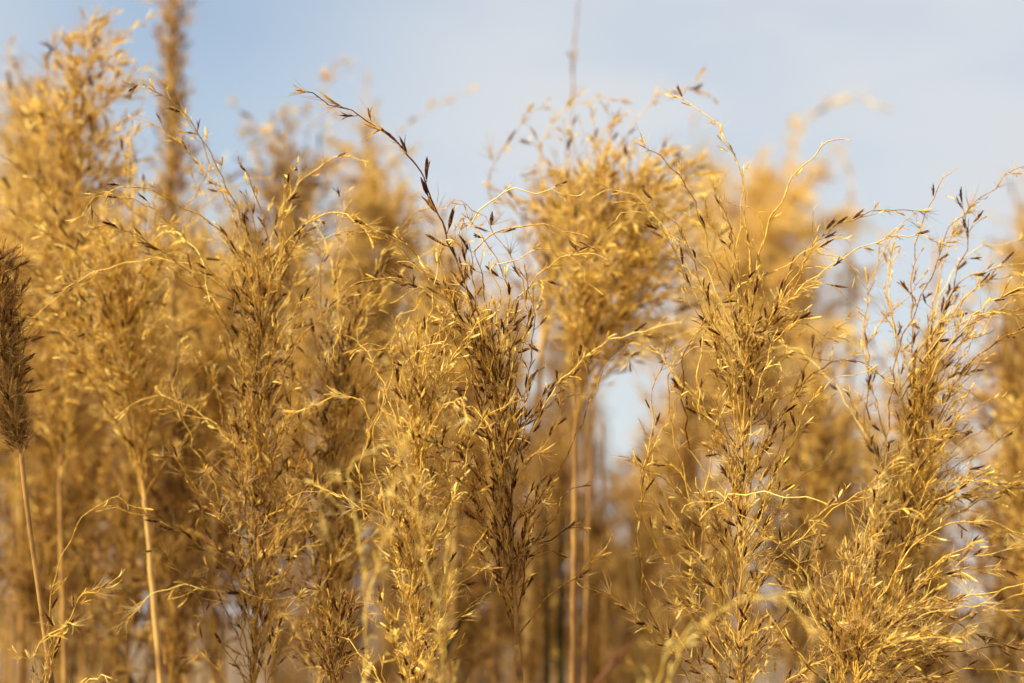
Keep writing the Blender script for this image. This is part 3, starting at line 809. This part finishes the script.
# placed ones
for px, py, D, k, sc, ln in [(15, 560, 1.9, 0, 1, .02), (50, 520, 2.3, 2, 1, -.03), (100, 560, 1.8, 1, .9, .03), (125, 600, 2.1, 0, 1, 0), (190, 600, 1.75, 2, .9, .02), (228, 570, 2.4, 3, 1, -.02),
                             (345, 560, 1.9, 2, 1, .03), (385, 610, 2.2, 0, 1, 0), (440, 600, 1.8, 1, .9, .04), (-10, 480, 2.0, 2, 1.1, .02), (20, 440, 2.6, 0, 1.1, 0),
                             (300, 520, 2.8, 0, 1.1, .02), (250, 500, 2.2, 1, 1, .02), (160, 520, 2.6, 2, 1.1, -.02), (420, 520, 2.8, 2, 1.1, 0),
                             (568, 540, 2.1, 3, .9, .04), (556, 500, 2.6, 3, 1.0, .06), (555, 600, 2.2, 3, .8, 0), (640, 640, 2.3, 1, .8, .05), (500, 580, 2.5, 0, 1, 0),
                             (690, 660, 2.1, 0, 1, 0), (730, 620, 2.5, 2, 1.0, .03), (780, 600, 2.2, 1, .9, .02), (850, 640, 2.3, 2, .8, .02), (895, 700, 1.9, 3, .8, .04), (930, 680, 2.1, 0, .8, .0),
                             (1030, 620, 1.9, 2, 1, .02), (1060, 560, 2.2, 0, 1.1, 0), (70, 640, 1.6, 3, .7, .02), (480, 640, 1.7, 3, .7, -.02), (665, 650, 1.7, 0, .7, .02), (1030, 640, 1.7, 1, .8, .03)]:
    back(px, py, D, k, LB1, G1, sc, ln)
HAZY = ['directly behind the shaggy brown seed head', 'behind the foot of the tall upper left plume', 'under the upright narrow column plume', 'behind the top of the wide seeded plume',
        'behind the sparse wispy plume, leaning left', 'in the gap left of the curling twigs of the bright golden plume', 'just left behind the dark central plume', 'hidden mostly behind the dark central plume',
        'left of the thick tan cane at the centre', 'just right of the large rounded centre plume', 'behind the broad right plume, under its forked sprig', 'in the dip between the broad right plume and the right-edge plume',
        'farthest back at the left edge above the brown seed head', 'far back between the pale cane and the upright column', 'tall and far back left of the long brown sprig', 'tall and far back under the tip of the long brown sprig',
        'behind the arching top of the right-edge plume', 'cut by the right edge of the picture']
for px, py, D, k, sc, ln in [(20, 520, 1.7, 2, .95, .02), (95, 540, 1.6, 0, .9, .03), (160, 540, 1.9, 2, 1.0, .02), (235, 520, 1.8, 1, 1.0, .05), (300, 600, 1.9, 0, 1.0, -.03), (350, 470, 1.75, 2, .9, .03),
                             (415, 580, 2.0, 1, 1.0, .04), (470, 580, 1.9, 0, .9, .02), (520, 540, 1.8, 1, .8, 0), (700, 480, 2.1, 2, 1.0, .02), (790, 520, 2.0, 0, .9, .04), (860, 700, 1.8, 2, .8, .04), (30, 420, 2.2, 0, 1.1, .02), (120, 500, 2.4, 1, 1.2, .0),
                             (275, 560, 2.5, 2, 1.2, .03), (370, 540, 2.4, 1, 1.2, .0), (1040, 560, 2.0, 2, 1.0, .0), (1035, 540, 1.8, 0, 1.0, .02)]:
    hi_ = HAZY.pop(0)
    back(px, py, D, k, 'hazy golden plume ' + hi_, 'hazy golden plumes behind the second row', sc, ln)
NEAR = ['behind the small wispy corner sprig', 'between the brown stem and the pale cane', 'just left of the pale cane foot', 'right of the pale cane, its top showing highest there', 'at the foot of the pale cane', 'behind the left flank of the wide seeded plume',
        'cut by the left edge under the brown head', 'behind the stem of the brown head', 'behind the short dark-seeded plume', 'between the bright golden and the dark central plume', 'between the dark central plume and the olive blades',
        'behind the left flank of the broad right plume', 'behind the right flank of the broad right plume', 'under the gap before the right edge', 'in the lower right corner behind the level branches']
for px, py, D, k, sc in [(40, 700, 1.35, 4, .8), (78, 660, 1.5, 3, .85), (115, 690, 1.3, 4, .75), (190, 640, 1.4, 4, .85), (172, 720, 1.25, 3, .8), (232, 640, 1.5, 4, .9), (-8, 640, 1.4, 0, .9), (20, 600, 1.6, 4, .9), (345, 640, 1.45, 4, .8), (470, 700, 1.4, 4, .7), (545, 720, 1.5, 3, .7), (690, 690, 1.5, 4, .8), (800, 700, 1.5, 4, .7), (920, 780, 1.4, 3, .8), (1005, 720, 1.4, 4, .9)]:
    back(px, py, D, k, 'soft brown plume low down ' + NEAR.pop(0), G1, sc, rb.uniform(-.05, .06))
for px, py, D, k, sc in [(592, 745, 1.8, 3, .85), (628, 750, 2.0, 4, .8), (560, 690, 1.7, 3, .8), (606, 640, 2.6, 3, .8), (585, 590, 2.8, 4, .8), (645, 650, 2.5, 4, .8)]:
    back(px, py, D, k, LB1, G1, sc, rb.uniform(-.02, .05))
for i in range(23):
    bx = -30 + i * 48 + rb.uniform(-14, 14)
    back(bx, rb.uniform(660, 800) if abs(bx - 622) > 30 and abs(bx - 950) > 50 else 860, rb.uniform(1.45, 2.6), rb.choice((3, 4, 4, 3, 1)), LB1, G1, rb.uniform(.75, 1.0), rb.uniform(-.07, .09))
G2 = 'far plumes melting into a straw-coloured blur'
LB2 = 'far plume melting into the straw-coloured blur low between the nearer stems'
for i in range(52):
    D = rb.uniform(3.0, 9.0)
    px = rb.uniform(-60, 1084)
    py = rb.uniform(590, 690)
    if abs(px - 622) < 28 or abs(px - 958) < 36: py = 590 + 330 / D
    back(px, py, D, rb.choice((0, 1, 2, 3, 4, 4)), LB2, G2, rb.uniform(.8, 1.15), rb.uniform(-.06, .08))
# green, red and dry blades low down, each from its own foot on the ground
def blade(label, pts, D, width, tone, group=None):
    vis = [at(x, y, D) for x, y in pts]                     # tip first, down to the lowest seen point
    low = vis[-1]; m = (low - vis[-2]) / max(.01, vis[-2][2] - low[2]); P = list(vis)
    for z in np.linspace(low[2], 0, 16)[1:]:
        h = low[2] - z; P.append(np.array((low[0] + m[0] * .25 * (1 - math.exp(-h / .25)), low[1], z)))
    P = smooth_path(P[::-1], .02)
    root = tagged('reed_shoot', label, 'grass blade', group, tuple(P[0])); root['kind'] = 'thing'
    n = len(P); T = np.gradient(P, axis=0); sv = np.cross(T, np.array((.25, 1.0, .1))); sv /= np.linalg.norm(sv, axis=1)[:, None] + 1e-9
    up = np.cross(sv, T); up /= np.linalg.norm(up, axis=1)[:, None] + 1e-9
    s = np.linspace(0, 1, n)[:, None]; wd = width * .4 * (1 - s ** 12) * (.6 + .4 * s)
    g = Geo(); th = 0.0006
    V = np.stack([P - sv * wd + up * wd * .4, P, P + sv * wd + up * wd * .4, P + up * th - sv * wd * .02], 1)[:, :3].reshape(-1, 3)
    F = []
    for i in range(n - 1):
        for q in (0, 1):
            a = i * 3 + q; F += [(a, a + 1, a + 4), (a, a + 4, a + 3)]
    g.add(V, F, tone); g.build('leaf', M_LEAF, root, origin=root.location)
blade('dark green blade slanting down low at the left behind the pale cane', [(72, 530), (88, 580), (108, 630), (132, 690)], 1.36, .018, .0)
blade('dark red blade slanting at the bottom, left of the broad right plume', [(655, 612), (632, 642), (612, 664), (592, 690)], 1.34, .018, 1.0)
blade('thin olive green blade at the centre, left of its twin', [(541, 450), (545, 520), (546, 600), (547, 690)], 1.4, .008, .06)
blade('thin olive green blade at the centre, right of its twin', [(566, 470), (562, 540), (561, 600), (560, 690)], 1.42, .010, .08)
blade('dark olive blade crossing behind the foot of the dark central plume', [(520, 560), (490, 592), (462, 618), (430, 690)], 1.34, .016, .06)
blade('green blade low behind the level fuzzy branches at lower right', [(905, 628), (875, 640), (850, 652), (820, 690)], 1.13, .020, .02)
blade('short green blade at the bottom edge right of the broad right plume', [(905, 660), (880, 672), (862, 690)], 1.12, .011, .05)
rl_ = random.Random(14)
DRY = ['left of the brown stem', 'between the brown stem and the pale cane', 'left of the wide seeded plume', 'behind the short dark-seeded plume', 'right of the dark central plume', 'beside the dark red blade', 'behind the broad right plume', 'behind the right-edge plume', 'in the lower right corner']
for x, lab in zip((8, 70, 205, 330, 560, 640, 720, 890, 990), DRY):
    s_ = rl_.choice((-1, 1)); y0 = rl_.uniform(480, 600)
    blade('dry brown blade bending over low ' + lab, [(x + s_ * 60, y0 + 30), (x + s_ * 30, y0 + 2), (x + s_ * 12, y0 + 20), (x, 690)], rl_.uniform(1.4, 1.8), rl_.uniform(.007, .012), rl_.uniform(.4, .6))
# tan canes seen between the plumes
canes = [(92, 1.65, .004, .8), (352, 1.8, .003, .6), (925, 2.0, .003, .7), (400, 1.9, .003, .6), (840, 1.9, .003, .6), (186, 1.3, .0024, .66)]
rc = random.Random(9)
CANE = ['left of the pale cane and farther back', 'behind the short dark-seeded bottom plume', 'behind the right-edge plume', 'behind the left flank of the bright golden plume', 'between the broad right plume and the right-edge plume', 'just right of the pale cane']
for px, D, rad, tone in canes:
    tx = px + rc.uniform(-25, 25)
    foot, sp_ = stem_path(tx, rc.uniform(230, 320), px, 683, D)
    root = tagged('bare_grass_cane', 'blurred bare tan cane ' + CANE.pop(0), 'grass cane', 'bare tan canes between the plumes', tuple(foot))
    g = Geo(); ns_ = len(sp_); rr = np.linspace(rad * 1.3, rad * .7, ns_); rr[5::12] *= 1.15; tn = np.full(ns_, tone - .12); tn[5::12] -= .3
    tube(g, sp_, rr, tn, 8); g.build('stem', M_STEM, root, origin=foot)
    leaf(root, sp_[int(ns_ * .4)], (rc.uniform(-.6, .6), rc.uniform(-.3, .5), 1), .3, .01, rc.choice((.5, .6)), rc)
for i in range(26):
    D = rc.uniform(1.35, 2.3); px = (rc.uniform(-10, 360) if i % 3 else rc.uniform(430, 1010))
    foot, sp_ = stem_path(px + rc.uniform(-14, 14), rc.uniform(330, 430), px, 683, D)
    root = tagged('bare_grass_cane', 'thin blurred brown cane threading up through the brown plume crowd', 'grass cane', 'thin brown canes among the plume crowd', tuple(foot))
    g = Geo(); ns_ = len(sp_); rad = rc.uniform(.0012, .0026); rr = np.linspace(rad * 1.3, rad * .5, ns_); rr[5::14] *= 1.2
    tn = np.full(ns_, rc.uniform(.3, .75)); tn[5::14] -= .25
    tube(g, sp_, rr, tn, 7); g.build('stem', M_STEM, root, origin=foot)
    leaf(root, sp_[int(ns_ * .5)], (rc.uniform(-.5, .5), rc.uniform(-.3, .5), 1), rc.uniform(.5, .75), .011, rc.choice((.5, .6, .7, .3)), rc)
# dry grass on the ground
def undergrowth():
    r = random.Random(6); g = Geo()
    for i in range(5000):
        y = 0.9 + 14 * r.random() ** 1.5; x = r.uniform(-.9, .9) * (y * .5 + .8)
        h = r.uniform(.35, 1.15); a = r.uniform(0, 6.28); wd = r.uniform(.003, .007); ln = r.uniform(.05, .35)
        c, s = math.cos(a), math.sin(a); b = r.uniform(0, 6.28); cx, cy = math.cos(b) * wd, math.sin(b) * wd
        V = []
        for q in range(5):
            t = q / 4; X = x + c * ln * t * t; Y = y + s * ln * t * t; Z = h * (t - .25 * t * t * t) - .03; k = 1 - t * .9
            V += [(X - cx * k, Y - cy * k, Z), (X + cx * k, Y + cy * k, Z)]
        F = []
        for q in range(4): F += [(2 * q, 2 * q + 1, 2 * q + 3), (2 * q, 2 * q + 3, 2 * q + 2)]
        g.add(V, F, r.choice((.40, .5, .6, .5, .3, .15)))
    o = g.build('grass', M_LEAF)
    o['kind'] = 'stuff'; o['label'] = 'tangled dry grass undergrowth between the canes'; o['category'] = 'grass'
undergrowth()
